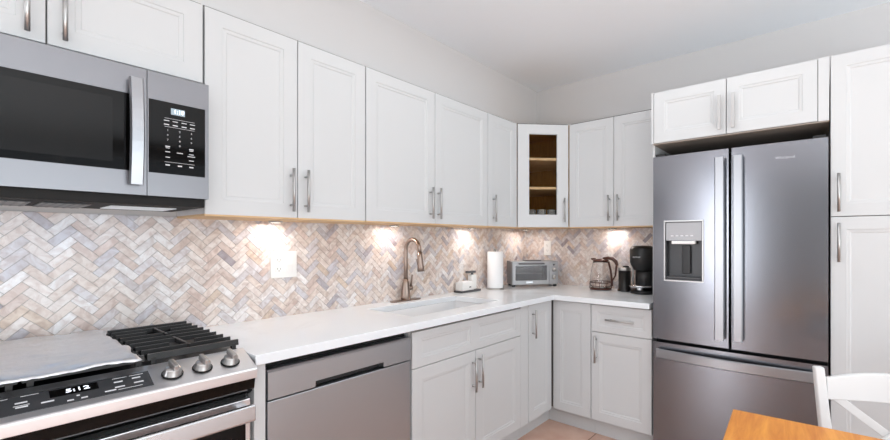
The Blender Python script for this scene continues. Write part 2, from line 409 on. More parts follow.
# glasses on the bottom of the corner cabinet
inv2 = Matrix.Rotation(ang, 3, 'Z')
def dloc(x, y): v = inv2 @ Vector((x, y, 0)); return (v.x+0.3207, v.y-0.6083)
bm = bmesh.new(); lathe(bm, [(0, 0), (0.030, 0), (0.036, 0.125), (0.0335, 0.125), (0.028, 0.006), (0, 0.006)], n=24)
tb = obj('drinking_glass', bm, 'tumbler', None, True)
GL = 'drinking glasses in the glass-door corner cabinet'
for k, (x, y, lb) in enumerate(((0.12, 0.075, 'clear tumbler on the corner cabinet floor, leftmost behind the glass door'),
                                (0.20, 0.085, 'clear tumbler on the corner cabinet floor, middle of three behind the glass door'),
                                (0.28, 0.075, 'clear tumbler on the corner cabinet floor, rightmost behind the glass door'))):
    o = tb if k == 0 else tb.copy()
    if k: C.objects.link(o)
    p = dloc(x, y); o.location = (p[0], p[1], ZB+0.0125); tag(o, lb, 'glass', GL)

# fridge surround
FX0, FX1 = 1.3225, 2.1363
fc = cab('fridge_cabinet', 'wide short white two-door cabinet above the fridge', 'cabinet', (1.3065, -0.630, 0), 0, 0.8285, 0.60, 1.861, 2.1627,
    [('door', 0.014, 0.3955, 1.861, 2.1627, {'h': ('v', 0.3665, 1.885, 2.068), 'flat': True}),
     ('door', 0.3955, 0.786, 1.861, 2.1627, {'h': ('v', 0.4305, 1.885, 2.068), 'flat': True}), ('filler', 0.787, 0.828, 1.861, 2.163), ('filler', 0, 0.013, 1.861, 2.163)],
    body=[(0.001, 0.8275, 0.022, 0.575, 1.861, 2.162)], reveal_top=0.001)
obj('side_panel', B((0, 0.012, 0.03, 0.575, 0.96, 1.861)), 'white', fc)
obj('underside', B((0.012, 0.828, 0.004, 0.575, 1.855, 1.8605)), 'hinge', fc)
PX = 2.1385
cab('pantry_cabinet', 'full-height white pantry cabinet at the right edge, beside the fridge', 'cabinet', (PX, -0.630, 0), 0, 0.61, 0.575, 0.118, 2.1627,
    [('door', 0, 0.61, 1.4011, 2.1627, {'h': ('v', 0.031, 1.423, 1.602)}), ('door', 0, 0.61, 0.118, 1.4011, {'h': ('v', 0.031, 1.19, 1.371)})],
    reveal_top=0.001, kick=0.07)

# base cabinets, left wall
BD = 0.628; ZD = 0.6939; ZTB = 0.866; ZK = 0.118
s = left('sink_cabinet', 'white sink base cabinet with two doors under a two-panel false drawer front', 'cabinet', BD, -1.8955, -0.9240, ZK, 0.876,
     [('door', 0.002, 0.4515, ZK, ZD, {'h': ('v', 0.4245, 0.479, 0.658)}), ('door', 0.4515, 0.884, ZK, ZD, {'h': ('v', 0.4785, 0.489, 0.668)}),
      ('false_drawer_front', 0.002, 0.884, ZD, ZTB, {'wins': [(0.055, 0.412, ZD+0.042, ZTB-0.036), (0.478, 0.832, ZD+0.042, ZTB-0.036)]}),
      ('filler', 0.885, 0.971, ZK, ZTB+0.008)],
     body=[(0.001, 0.019, 0.022, 0.60, ZK, 0.876), (0.952, 0.970, 0.022, 0.60, ZK, 0.876), (0.019, 0.952, 0.022, 0.60, ZK, ZK+0.018), (0.019, 0.952, 0.59, 0.60, ZK+.018, 0.876)], reveal_top=-0.8, kick=0.072)
for ch in list(s.children):
    if ch.name.startswith('gap_shade_strip'): bpy.data.objects.remove(ch)
obj('gap_shade_strip', B((0.004, 0.967, 0.020, 0.0225, ZK+0.003, 0.874)), 'gap_shade', s)
# corner base cabinet: two narrow doors meeting in the inside corner
cc = thing('corner_base_cabinet', 'white corner base cabinet whose two narrow doors meet in the inside corner', 'cabinet', (BD, -0.616, 0))
bm = bmesh.new()
L = [(-0.626, -0.305), (-0.022, -0.305), (-0.022, 0.022), (0.2855, 0.022), (0.2855, 0.614), (-0.626, 0.614)]
prism(bm, L, 'z', ZK, 0.876); obj('body', bm, 'white', cc)
obj('gap_shade_strip', B((-0.0225, -0.020, -0.304, 0.02, ZK+0.003, 0.874), (-0.0225, 0.284, 0.0195, 0.022, ZK+0.003, 0.874)), 'gap_shade', cc)
bm = door_bm(0+G, 0.288, ZK+G, 0.872); bmesh.ops.transform(bm, matrix=Matrix.Translation((0, -0.306, 0)) @ Matrix.Rotation(PI/2, 4, 'Z'), verts=bm.verts)
d1 = obj('door', bm, 'white', cc)
h = handle(d1, ('v', 0.045, 0.657, 0.838)); h.location = (0, -0.306, 0); h.rotation_euler = (0, 0, PI/2)
d2 = obj('door', door_bm(0.003, 0.2855-G, ZK+G, 0.872), 'white', cc)
bm = B((-0.0875, -0.0725, -0.306, 0.072, 0, ZK+0.001), (-0.0725, 0.2855, 0.072, 0.087, 0, ZK+0.001)); obj('toe_kick', bm, 'white', cc)
# drawer cabinet, back wall
cab('drawer_cabinet', 'white base cabinet with one drawer over one door, left of the fridge', 'cabinet', (0.9145, -0.616, 0), 0, 0.392, 0.614, ZK, 0.872,
    [('door', 0, 0.392, ZK, ZD, {'h': ('v', 0.0385, 0.499, 0.674)}), ('drawer', 0, 0.392, ZD, 0.872, {'stile': 0.04, 'h': ('h', 0.1095, 0.2905, 0.784)})], reveal_top=0.003, kick=0.072)
tag(obj('end_panel', B((0.004, 0.640, -2.5815, -2.5455, 0, 0.878)), 'white', bevel=0.001), 'narrow white cabinet end panel between range and dishwasher', 'panel')

# worktop with sink cut-out
SX0, SX1, SY0, SY1 = 0.145, 0.515, -1.793, -1.09
bm = bmesh.new(); za, zb = 0.8785, 0.913
xs = [0.001, SX0, SX1, 0.6542]; ys = [-2.5825, SY0, SY1, -0.6501]
def quad(bm, pts): bm.faces.new([bm.verts.new(p) for p in pts])
cells = [(xs[i], xs[i+1], ys[j], ys[j+1]) for i in range(3) for j in range(3) if (i, j) != (1, 1)]
cells += [(xs[i], xs[i+1], -0.6501, -0.001) for i in range(3)] + [(0.6542, 1.3, -0.6501, -0.001)]
for z in (za, zb):
    for c_ in cells: quad(bm, [(c_[0], c_[2], z), (c_[1], c_[2], z), (c_[1], c_[3], z), (c_[0], c_[3], z)])
for o_ in ([(0.001, -2.5825), (0.6542, -2.5825), (0.6542, -0.6501), (1.3, -0.6501), (1.3, -0.001), (0.001, -0.001)], [(SX0, SY0), (SX1, SY0), (SX1, SY1), (SX0, SY1)]):
    for i in range(len(o_)):
        a, b = o_[i], o_[(i+1) % len(o_)]; quad(bm, [(*a, za), (*b, za), (*b, zb), (*a, zb)])
bmesh.ops.remove_doubles(bm, verts=bm.verts, dist=0.0002)
bmesh.ops.dissolve_limit(bm, angle_limit=0.01, verts=bm.verts, edges=bm.edges)
tag(obj('countertop', bm, 'quartz', bevel=0.003), 'L-shaped white quartz countertop running around the corner', 'countertop')
bm = bmesh.new()
def rr(x0, x1, y0, y1, r, z, n=5):
    out = []
    for (cx, cy, a0) in ((x1-r, y1-r, 0), (x0+r, y1-r, PI/2), (x0+r, y0+r, PI), (x1-r, y0+r, 1.5*PI)):
        for k in range(n): a = a0+PI/2*k/(n-1); out.append((cx+r*math.cos(a), cy+r*math.sin(a), z))
    return out
rings = [rr(SX0-0.02, SX1+0.02, SY0-0.02, SY1+0.02, 0.03, 0.870), rr(SX0-0.02, SX1+0.02, SY0-0.02, SY1+0.02, 0.03, 0.878), rr(SX0-0.003, SX1+0.003, SY0-0.003, SY1+0.003, 0.02, 0.878),
         rr(SX0-0.003, SX1+0.003, SY0-0.003, SY1+0.003, 0.02, 0.70), rr(SX0+0.02, SX1-0.02, SY0+0.02, SY1-0.02, 0.03, 0.675),
         rr(0.30, 0.36, -1.47, -1.41, 0.029, 0.672)]
rings += [rr(0.30, 0.36, -1.47, -1.41, 0.029, 0.662), rr(SX0-0.01, SX1+0.01, SY0-0.01, SY1+0.01, 0.02, 0.665), rr(SX0-0.012, SX1+0.012, SY0-0.012, SY1+0.012, 0.02, 0.870)]
vr = [[bm.verts.new(p) for p in r_] for r_ in rings]
for a, b in zip(vr, vr[1:]+vr[:1]):
    for i in range(len(a)): bm.faces.new((a[i], a[(i+1) % len(a)], b[(i+1) % len(a)], b[i]))
sk = obj('sink', bm, 'sink', None, True); tag(sk, 'rectangular white undermount sink set into the countertop below the faucet', 'sink')
bm = bmesh.new(); lathe(bm, [(0, 0.668), (0.029, 0.668), (0.031, 0.675), (0.022, 0.674), (0, 0.671)], 0.33, -1.44); obj('drain', bm, 'nickel', sk, True)

# faucet
ft = thing('faucet', 'tall gooseneck pull-down faucet in warm brushed metal behind the sink', 'faucet', (0.062, -1.452, 0.913))
bm = bmesh.new(); 
pl = [(p[0], p[1]) for p in rr(-0.027, 0.027, -0.115, 0.115, 0.026, 0, 7)]
prism(bm, pl, 'z', 0.0003, 0.006); obj('base_plate', bm, 'bronze', ft, bevel=0.002)
bm = bmesh.new(); lathe(bm, [(0, 0.006), (0.029, 0.006), (0.030, 0.02), (0.027, 0.06), (0.021, 0.11), (0.0155, 0.135), (0, 0.135)]); obj('body', bm, 'bronze', ft, True)
bm = bmesh.new(); R_ = 0.062
pts = [(0, 0, 0.13), (0, 0, 0.22), (0, 0, 0.30)]+[(R_-R_*math.cos(a), 0, 0.318+R_*1.02*math.sin(a)) for a in [PI*k/12 for k in range(0, 12)]]
pts += [(2*R_+0.004, 0, 0.30)]
tube(bm, pts, 0.0125, 16); obj('spout', bm, 'bronze', ft, True)
bm = bmesh.new(); tube(bm, [(0.127, 0, 0.305), (0.130, 0, 0.27), (0.137, 0, 0.215), (0.141, 0, 0.188)], [0.014, 0.0165, 0.020, 0.0215], 16); hd = obj('spray_head', bm, 'bronze', ft, True)
bm = bmesh.new(); tube(bm, [(0.108, 0, 0.262), (0.114, 0, 0.225)], [0.007, 0.006], 8); obj('spray_button', bm, 'black', hd, True)
bm = bmesh.new(); tube(bm, [(0, 0.018, 0.075), (0.0, 0.048, 0.078)], 0.016, 14); tube(bm, [(0.0, 0.041, 0.082), (0.006, 0.043, 0.13), (0.010, 0.044, 0.16)], [0.0075, 0.006, 0.005], 10); obj('lever_handle', bm, 'bronze', ft, True)

# ---------------------------------------------------------------- dishwasher
dw = thing('dishwasher', 'stainless dishwasher with a recessed pocket handle between range and sink', 'dishwasher', (0.6259, -2.5370, 0), LR)
w = 0.6395
obj('tub', B((0.008, w-0.003, 0.045, 0.58, 0.02, 0.866)), 'blackm', dw)
obj('door_panel', B((0.004, w-0.004, 0, 0.04, 0.10, 0.739)), 'steel_dw', dw, bevel=0.004)
bm = bmesh.new(); hx0, hx1 = 0.175, 0.483
prism(bm, [(-0.004, 0.745), (0.04, 0.745), (0.04, 0.846), (0.004, 0.846), (-0.004, 0.838)], 'x', 0.004, hx0)
prism(bm, [(-0.004, 0.745), (0.04, 0.745), (0.04, 0.846), (0.004, 0.846), (-0.004, 0.838)], 'x', hx1, w-0.004)
prism(bm, [(-0.004, 0.767), (0.04, 0.767), (0.04, 0.846), (0.004, 0.846), (-0.004, 0.838)], 'x', hx0, hx1)
bmesh.ops.remove_doubles(bm, verts=bm.verts, dist=0.0001)
obj('control_strip', bm, 'steel_dw', dw)
bm = bmesh.new(); prism(bm, [(0.03, 0.742), (0.039, 0.742), (0.039, 0.768), (0.034, 0.768)], 'x', hx0, hx1); obj('pocket_handle', bm, 'black', dw)
obj('toe_panel', B((0.006, w-0.006, 0.07, 0.085, 0.0, 0.098)), 'blackm', dw)

# ---------------------------------------------------------------- range
YR = -2.5885; YL = YR-0.76
rg = thing('gas_range', 'stainless slide-in gas range with black grates and front knobs', 'range', (0, YR, 0))
def pz(x): return 0.927-0.42*(x-0.577)
bm = bmesh.new(); prism(bm, [(0.012, 0.12), (0.60, 0.12), (0.60, 0.845), (0.574, 0.925), (0.574, 0.915), (0.012, 0.915)], 'y', -0.758, -0.002)
obj('body', bm, 'steel', rg)
obj('cooktop', B((0.014, 0.572, -0.755, -0.005, 0.9155, 0.921)), 'black', rg, bevel=0.002)
obj('rear_trim', B((0.012, 0.034, -0.757, -0.003, 0.9215, 0.937)), 'iron', rg, bevel=0.002)
bm = bmesh.new(); prism(bm, [(0.575, 0.9285), (0.5775, pz(0.5775)), (0.680, pz(0.680)), (0.685, 0.878), (0.684, 0.850), (0.665, 0.846), (0.602, 0.846), (0.576, 0.92)], 'y', -0.759, -0.001)
cp = obj('control_panel', bm, 'steel', rg, bevel=0.002)
# glass display, set into the slope
sl = math.atan(0.42)
def on_panel(bm, ya, yb, xa, xb, h0, h1):
    n_ = Vector((math.sin(sl), 0, math.cos(sl)))
    v = []
    for hh in (h0, h1):
        for (x, y) in ((xa, ya), (xb, ya), (xb, yb), (xa, yb)): v.append(bm.verts.new(Vector((x, y, pz(x)))+n_*hh))
    for f in ((0, 1, 2, 3), (4, 5, 6, 7), (0, 1, 5, 4), (1, 2, 6, 5), (2, 3, 7, 6), (3, 0, 4, 7)): bm.faces.new([v[i] for i in f])
bm = bmesh.new(); on_panel(bm, -0.575, -0.262, 0.600, 0.662, 0.0001, 0.0018); gp = obj('display_glass', bm, 'dkgrey', rg)
bm = bmesh.new(); on_panel(bm, -0.458, -0.370, 0.606, 0.632, 0.0019, 0.0024); obj('clock_window', bm, 'blackgl', gp)
nn = Vector((math.sin(sl), 0, math.cos(sl)))
def ptext(s_, y, x, size, m, width=None):
    p = Vector((x, y, pz(x)))+nn*0.0028
    o = text('clock_digits' if m == 'led' else 'printed_label', s_, size, m, gp, p, (0, 0, 0), width)
    o.matrix_basis = Matrix.Translation(p) @ (Matrix.Rotation(sl, 4, 'Y') @ Matrix.Rotation(PI/2, 4, 'Z'))
ptext('5:12', -0.408, 0.619, 0.019, 'led', 0.044)
bm = bmesh.new()
for (y, x, wd) in ((-0.55, 0.605, 0.05), (-0.49, 0.605, 0.03), (-0.555, 0.616, 0.03), (-0.555, 0.635, 0.022), (-0.555, 0.645, 0.016), (-0.505, 0.625, 0.02), (-0.505, 0.640, 0.02), (-0.505, 0.636, 0.026), (-0.463, 0.640, 0.022),
                   (-0.41, 0.640, 0.006), (-0.425, 0.652, 0.012), (-0.40, 0.652, 0.012), (-0.35, 0.648, 0.022), (-0.325, 0.607, 0.03), (-0.29, 0.607, 0.03), (-0.33, 0.620, 0.018), (-0.292, 0.617, 0.018), (-0.33, 0.640, 0.02), (-0.29, 0.636, 0.02), (-0.31, 0.652, 0.05)):
    on_panel(bm, y-wd/2, y+wd/2, x, x+(0.0016 if wd > 0.024 else 0.0045), 0.0019, 0.0023)
obj('printed_marks', bm, 'marks', gp)
# knobs
def knob(y, tw):
    bm = bmesh.new(); lathe(bm, [(0, 0), (0.0225, 0), (0.0235, 0.004), (0.021, 0.006), (0.0195, 0.020), (0.017, 0.023), (0, 0.023)], n=24)
    c = Vector((0.634, y, pz(0.634)+0.0004))
    mtx = Matrix.Translation(c) @ Matrix.Rotation(sl, 4, 'Y') @ Matrix.Rotation(tw, 4, 'Z')
    k = obj('knob', bm, 'nickel', rg, True); k.matrix_basis = mtx
    bm = bmesh.new(); lathe(bm, [(0.0228, 0.0003), (0.0262, 0.0003), (0.0262, 0.003), (0.0236, 0.0042), (0.0228, 0.0003)], n=24); obj('collar', bm, 'blackm', k, True)
    bm = B((-0.020, 0.020, -0.0065, 0.0065, 0.0225, 0.040)); g_ = obj('grip', bm, 'nickel', k, bevel=0.003)
for y, tw in ((-0.062, 0.15), (-0.138, 0.15), (-0.213, 0.15), (-0.70, 0.1), (-0.63, 0.1)): knob(y, tw)
# black chin, door, handle, drawer
bm = bmesh.new(); prism(bm, [(0.601, 0.845), (0.676, 0.848), (0.668, 0.815), (0.640, 0.793), (0.601, 0.793)], 'y', -0.756, -0.004); obj('vent_trim', bm, 'blackgl', rg)
obj('oven_gap', B((0.601, 0.625, -0.752, -0.012, 0.775, 0.793)), 'blackm', rg)
od = obj('oven_door', B((0.601, 0.640, -0.757, -0.003, 0.245, 0.775)), 'steel', rg, bevel=0.004)
obj('oven_window', B((0.6402, 0.643, -0.740, -0.020, 0.30, 0.715)), 'blackgl', od)
bm = bmesh.new()
hp = []
for z, x in ((0.765, 0.676), (0.772, 0.690), (0.768, 0.700), (0.722, 0.702), (0.716, 0.695), (0.720, 0.682)): hp.append((x, z))
prism(bm, hp, 'y', -0.748, -0.012)
box(bm, 0.640, 0.690, -0.742, -0.715, 0.728, 0.758); box(bm, 0.640, 0.690, -0.045, -0.018, 0.728, 0.758)
obj('door_handle', bm, 'steel_hi', od, bevel=0.003)
obj('storage_drawer', B((0.601, 0.640, -0.757, -0.003, 0.10, 0.238)), 'steel', rg, bevel=0.004)
obj('plinth', B((0.05, 0.56, -0.74, -0.02, 0.0, 0.119)), 'blackm', rg)
# grates
def grate(ya, yb, name='grate'):
    bm = bmesh.new(); zt = 0.957; b = 0.0085
    xa, xb = 0.045, 0.560
    def bar(p, q, wdt=b, h=0.014):
        p, q = Vector(p), Vector(q); d = (q-p).normalized(); n_ = Vector((-d.y, d.x, 0))*wdt/2
        top = n_*0.7
        v = [bm.verts.new(c) for c in (p-n_-Vector((0, 0, h)), q-n_-Vector((0, 0, h)), q+n_-Vector((0, 0, h)), p+n_-Vector((0, 0, h)), p-top, q-top, q+top, p+top)]
        for f in ((0, 1, 2, 3), (4, 5, 6, 7), (0, 1, 5, 4), (1, 2, 6, 5), (2, 3, 7, 6), (3, 0, 4, 7)): bm.faces.new([v[i] for i in f])
    for x in (xa, xb): bar((x, ya, zt), (x, yb, zt), 0.014, 0.018)
    for y in (ya+0.014, yb-0.014): bar((xa, y, zt-0.011), (xb, y, zt-0.011), 0.010, 0.012)
    n_ = 8
    ym = (ya+yb)/2
    for k in range(1, n_):
        x = xa+(xb-xa)*k/n_
        near = min(abs(x-0.185), abs(x-0.425))
        g_ = 0.035 if near < 0.05 else 0.0
        if g_: bar((x, ya, zt), (x, ym-g_, zt)); bar((x, ym+g_, zt), (x, yb, zt))
        else: bar((x, ya, zt), (x, yb, zt))
    for cx in (0.185, 0.425): bar((cx-0.085, ym, zt), (cx+0.085, ym, zt), 0.010, 0.014)
    for x in (xa, xb):
        for y in (ya+0.014, yb-0.014): box(bm, x-0.007, x+0.007, y-0.006, y+0.006, 0.9215, zt-0.01)
    return obj(name, bm, 'iron', rg)
grate(-0.255, -0.012); grate(-0.500, -0.262); grate(-0.748, -0.507)
for cy in (-0.1335, -0.6275):
    for cx in (0.185, 0.425):
        bm = bmesh.new(); lathe(bm, [(0, 0.9215), (0.045, 0.9215), (0.045, 0.930), (0.036, 0.932), (0.034, 0.938), (0, 0.940)], cx, cy, 24); obj('burner', bm, 'iron', rg, True)
# foil sheet over the left grates
rnd = random.Random(3)
bm = bmesh.new(); NX, NY = 40, 46; grid = []
from mathutils import noise as mn
fx0, fx1, fy0, fy1 = 0.050, 0.612, -3.345, -2.868
for i in range(NX+1):
    row = []
    for j in range(NY+1):
        u, v = i/NX, j/NY
        x = fx0+(fx1-fx0)*u; y = fy0+(fy1-fy0)*v
        z = 0.962+0.004*mn.noise((x*7, y*12, 0))+0.011*abs(mn.noise((x*15+y*6, y*9, 3)))**1.3+0.003*abs(mn.noise((x*50, y*34, 7)))
        e = min(u, 1-u, 1-v)
        if e < 0.06: z += 0.004*math.sin(e/0.06*PI)+0.003*abs(mn.noise((x*60, y*60, 9)))
        if u > 0.93: z -= (u-0.93)/0.07*0.010
        x += 0.008*mn.noise((y*12, 5, u*2)); y += 0.010*mn.noise((x*12, 8, v*2))*(1 if v > 0.5 else 0)
        row.append(bm.verts.new((x, y, max(z, 0.9585 if u < 0.93 else 0.930))))
    grid.append(row)
for i in range(NX):
    for j in range(NY): bm.faces.new((grid[i][j], grid[i+1][j], grid[i+1][j+1], grid[i][j+1]))
fo = obj('foil_sheet', bm, 'foil', None, True); tag(fo, 'crumpled aluminium foil sheet laid over the left grates of the range', 'foil')
sm = fo.modifiers.new('thick', 'SOLIDIFY'); sm.thickness = 0.0006; sm.offset = 1

# ---------------------------------------------------------------- microwave
MX = 0.393; MY1 = -2.632; MY0 = MY1-0.76
mw = thing('microwave', 'stainless over-the-range microwave with black glass door above the range', 'microwave', (MX, MY0, 1.436), LR)
w, h = 0.76, 0.406
obj('body', B((0.004, w-0.004, 0.045, 0.385, 0.012, h)), 'greyp', mw)
sx = 0.587
def framed(x0, x1, z0, z1, wx0, wx1, wz0, wz1, t=0.045):
    bm = bmesh.new()
    for b in ((x0, x1, 0, t, z0, wz0), (x0, x1, 0, t, wz1, z1), (x0, wx0, 0, t, wz0, wz1), (wx1, x1, 0, t, wz0, wz1)): box(bm, *b)
    bmesh.ops.remove_doubles(bm, verts=bm.verts, dist=0.0001)
    return bm
md = obj('door', framed(0, sx-0.002, 0, h, 0.045, 0.577, 0.075, 0.318), 'steel_mw', mw)
obj('black_glass', B((0.045, 0.577, 0.002, 0.02, 0.075, 0.318)), 'blackgl', md)
obj('window_screen', B((0.085, 0.502, 0.0008, 0.0019, 0.098, 0.296)), 'screen', md)
bm = bmesh.new(); pts = []
hx = 0.554
N = 10
va = []
for k in range(N+1):
    t_ = k/N; z = 0.030+t_*0.335; y = -0.026-0.016*math.sin(t_*PI)
    va.append([bm.verts.new(p) for p in ((hx-0.018, y+0.004, z), (hx-0.014, y-0.005, z), (hx+0.014, y-0.005, z), (hx+0.018, y+0.004, z), (hx+0.014, y+0.009, z), (hx-0.014, y+0.009, z))])
for a, b in zip(va, va[1:]):
    for i in range(6): bm.faces.new((a[i], a[(i+1) % 6], b[(i+1) % 6], b[i]))
bm.faces.new(va[0]); bm.faces.new(va[-1])
box(bm, hx-0.012, hx+0.012, -0.024, 0.0, 0.034, 0.060); box(bm, hx-0.012, hx+0.012, -0.024, 0.0, 0.335, 0.361)
obj('door_handle', bm, 'fr_handle', md, smooth=False)
pn = obj('control_panel', framed(sx, w, 0, h, sx+0.003, w-0.011, 0.076, 0.316), 'steel_mw', mw)
kp = obj('keypad_glass', B((sx+0.003, w-0.011, 0.002, 0.02, 0.076, 0.316)), 'blackgl', pn)
obj('display_window', B((0.650, 0.689, 0.0008, 0.0019, 0.277, 0.298)), 'lcd', kp)
text('display_digits', '1:10', 0.019, 'led', kp, (0.672, 0.0004, 0.2875), (PI/2, 0, 0), 0.026)
bm = bmesh.new()
def mark(x, z, wd, hh=0.0022): box(bm, x-wd/2, x+wd/2, 0.0008, 0.0019, z-hh/2, z+hh/2)
cx_ = [0.638, 0.662, 0.687, 0.711]
mark(0.675, 0.262, 0.085, 0.0008); mark(0.675, 0.234, 0.085, 0.0008); mark(0.675, 0.116, 0.085, 0.0008)
for x in cx_: mark(x, 0.254, 0.015); mark(x, 0.241, 0.014, 0.003)
for x in (0.641, 0.708): mark(x, 0.168, 0.013, 0.003); mark(x, 0.163, 0.011, 0.002)
mark(0.675, 0.150, 0.017); mark(0.641, 0.150, 0.013); mark(0.708, 0.150, 0.014); mark(0.708, 0.143, 0.022)
mark(0.641, 0.132, 0.012); mark(0.708, 0.129, 0.014)
for x in (0.641, 0.675, 0.708): mark(x, 0.106, 0.012, 0.004)
obj('printed_marks', bm, 'marks', kp)
for k in range(9):
    text('keypad_digit', str(k+1), 0.008, 'marks', kp, (0.641+0.0335*(k % 3), 0.0008, 0.222-0.016*(k//3)), (PI/2, 0, 0))
text('keypad_digit', '0', 0.008, 'marks', kp, (0.6745, 0.0008, 0.174), (PI/2, 0, 0))
obj('hood_base', B((0.008, w-0.008, 0.014, 0.384, -0.030, 0.0115)), 'blackm', mw, bevel=0.003)
for x0_, x1_ in ((0.06, 0.34), (0.36, 0.47)):
    gf = obj('grease_filter', B((x0_, x1_, 0.10, 0.34, -0.034, -0.0302)), 'dkgrey', mw, bevel=0.001)
    bm = bmesh.new(); n_ = int((x1_-x0_)/0.02)
    for k in range(n_): box(bm, x0_+0.008+k*0.02, x0_+0.014+k*0.02, 0.11, 0.33, -0.0352, -0.0341)
    obj('filter_ribs', bm, 'greyp', gf)
obj('hood_lens', B((0.52, 0.70, 0.13, 0.30, -0.033, -0.0302)), 'hoodlens', mw, bevel=0.001)
hl = bpy.data.lights.new('hood_glow', 'AREA'); hl.shape = 'RECTANGLE'; hl.size = 0.5; hl.size_y = 0.15; hl.energy = 0.36; hl.color = (0.55, 0.75, 1.0)
ho = bpy.data.objects.new('hood_glow', hl); C.objects.link(ho); ho.parent = mw; ho.location = (0.42, 0.22, -0.038)

# ---------------------------------------------------------------- fridge
FW = FX1-FX0-0.006
fr = thing('refrigerator', 'stainless french-door refrigerator with water dispenser and bottom freezer', 'refrigerator', (FX0+0.001, -0.660, 0))
xm = 1.7255-FX0-0.001
obj('body', B((0.006, FW-0.006, 0.075, 0.600, 0.03, 1.765)), 'greyp', fr)
obj('dark_gasket', B((0.003, FW-0.003, 0.060, 0.076, 0.05, 1.760)), 'blackm', fr)
def fdoor(name, x0, x1, z0, z1, bow=0.010, cut=None):
    """gently bowed door front; the bow runs over the whole fridge width"""
    bm = bmesh.new(); n_ = 14; xs_ = sorted(set([x0+(x1-x0)*i/n_ for i in range(n_+1)]+([cut[0], cut[1]] if cut else [])))
    fy = lambda x: 0.003+bow*((x-FW/2)/(FW/2))**2
    zs = [z0, z1] if not cut else [z0, cut[2], cut[3], z1]
    fv = [[bm.verts.new((x, fy(x), z)) for x in xs_] for z in zs]; bv = [[bm.verts.new((x, 0.060, z)) for x in xs_] for z in zs]
    for a in range(len(zs)-1):
        for i in range(len(xs_)-1):
            if cut and a == 1 and xs_[i] >= cut[0]-1e-6 and xs_[i+1] <= cut[1]+1e-6: 
                continue
            bm.faces.new((fv[a][i], fv[a][i+1], fv[a+1][i+1], fv[a+1][i]))
        for s_ in (0, -1): bm.faces.new((fv[a][s_], fv[a+1][s_], bv[a+1][s_], bv[a][s_]))
        for i in range(len(xs_)-1): bm.faces.new((bv[a][i], bv[a][i+1], bv[a+1][i+1], bv[a+1][i]))
    for i in range(len(xs_)-1):
        bm.faces.new((fv[0][i], fv[0][i+1], bv[0][i+1], bv[0][i])); bm.faces.new((fv[-1][i], fv[-1][i+1], bv[-1][i+1], bv[-1][i]))
    o = obj(name, bm, 'steel_f', fr, True)
    o.data.set_sharp_from_angle(angle=0.6)
    return o
ZF0, ZF1 = 0.715, 1.777
dc = (0.0715, 0.2665, 1.063, 1.395)
d1 = fdoor('left_door', 0.0, xm-0.008, ZF0, ZF1, cut=dc)
d2 = fdoor('right_door', xm+0.006, FW, ZF0, ZF1)
dz = fdoor('freezer_drawer', 0.0, FW, 0.06, 0.696)
obj('base_grille', B((0.01, FW-0.01, 0.05, 0.075, 0.0, 0.055)), 'blackm', fr)
def flat_handle(parent, x0, x1, z0, z1):
    bm = bmesh.new(); N = 12; r_ = []
    for k in range(N+1):
        z = z0+(z1-z0)*k/N
        r_.append([bm.verts.new(p) for p in ((x0, -0.030, z), (x0+0.005, -0.038, z), (x1-0.005, -0.038, z), (x1, -0.030, z), (x1-0.004, -0.024, z), (x0+0.004, -0.024, z))])
    for a, b in zip(r_, r_[1:]):
        for i in range(6): bm.faces.new((a[i], a[(i+1) % 6], b[(i+1) % 6], b[i]))
    bm.faces.new(r_[0]); bm.faces.new(r_[-1])
    for z in (z0+0.015, z1-0.045): box(bm, x0+0.008, x1-0.008, -0.026, 0.006, z, z+0.03)
    return obj('handle', bm, 'fr_handle', parent)
flat_handle(d1, 0.3325, 0.380, 0.760, 1.730); flat_handle(d2, 0.4175, 0.464, 0.766, 1.730)
# freezer handle: bowed horizontal bar
bm = bmesh.new(); N = 20; r_ = []
for k in range(N+1):
    t_ = k/N; x = 0.028+t_*(FW-0.075); y = -0.020-0.028*math.sin(t_*PI)
    zc = 0.638; hh = 0.027
    r_.append([bm.verts.new(p) for p in ((x, y, zc-hh), (x, y-0.007, zc-hh+0.005), (x, y-0.007, zc+hh-0.005), (x, y, zc+hh), (x, y+0.007, zc+hh-0.005), (x, y+0.007, zc-hh+0.005))])
for a, b in zip(r_, r_[1:]):
    for i in range(6): bm.faces.new((a[i], a[(i+1) % 6], b[(i+1) % 6], b[i]))
bm.faces.new(r_[0]); bm.faces.new(r_[-1])
for x in (0.032, FW-0.075): box(bm, x, x+0.022, -0.022, 0.012, 0.622, 0.654)
obj('handle', bm, 'fr_handle', dz, smooth=False)
# dispenser
x0, x1, z0, z1 = dc
y_f = 0.004
dsp = obj('dispenser_recess', B((x0, x1, 0.052, 0.059, z0, z1), (x0, x0+0.004, 0.008, 0.052, z0, z1), (x1-0.004, x1, 0.006, 0.052, z0, z1), (x0+.004, x1-.004, 0.008, 0.052, z0, z0+0.006), (x0+.004, x1-.004, 0.008, 0.052, z1-0.006, z1)), 'dkgrey', d1)
bm = bmesh.new(); fx = 0.007
for b in ((x0-fx, x0, -0.002, 0.014, z0-fx, z1+fx), (x1, x1+fx, -0.002, 0.014, z0-fx, z1+fx), (x0, x1, -0.002, 0.014, z0-fx, z0), (x0, x1, -0.002, 0.014, z1, z1+fx)): box(bm, *b)
obj('dispenser_frame', bm, 'nickel', d1)
dp = obj('dispenser_panel', B((x0+0.004, x1-0.004, 0.004, 0.030, 1.288, z1-0.006)), 'toaster', d1)
bm = bmesh.new()
for k in range(5): box(bm, x0+0.03+k*0.026, x0+0.045+k*0.026, 0.0032, 0.004, 1.312, 1.318)
obj('printed_marks', bm, 'marks', dp)
obj('nozzle_bar', B((x0+0.035, x1-0.035, -0.002, 0.03, 1.268, 1.286)), 'plate', d1, bevel=0.003)
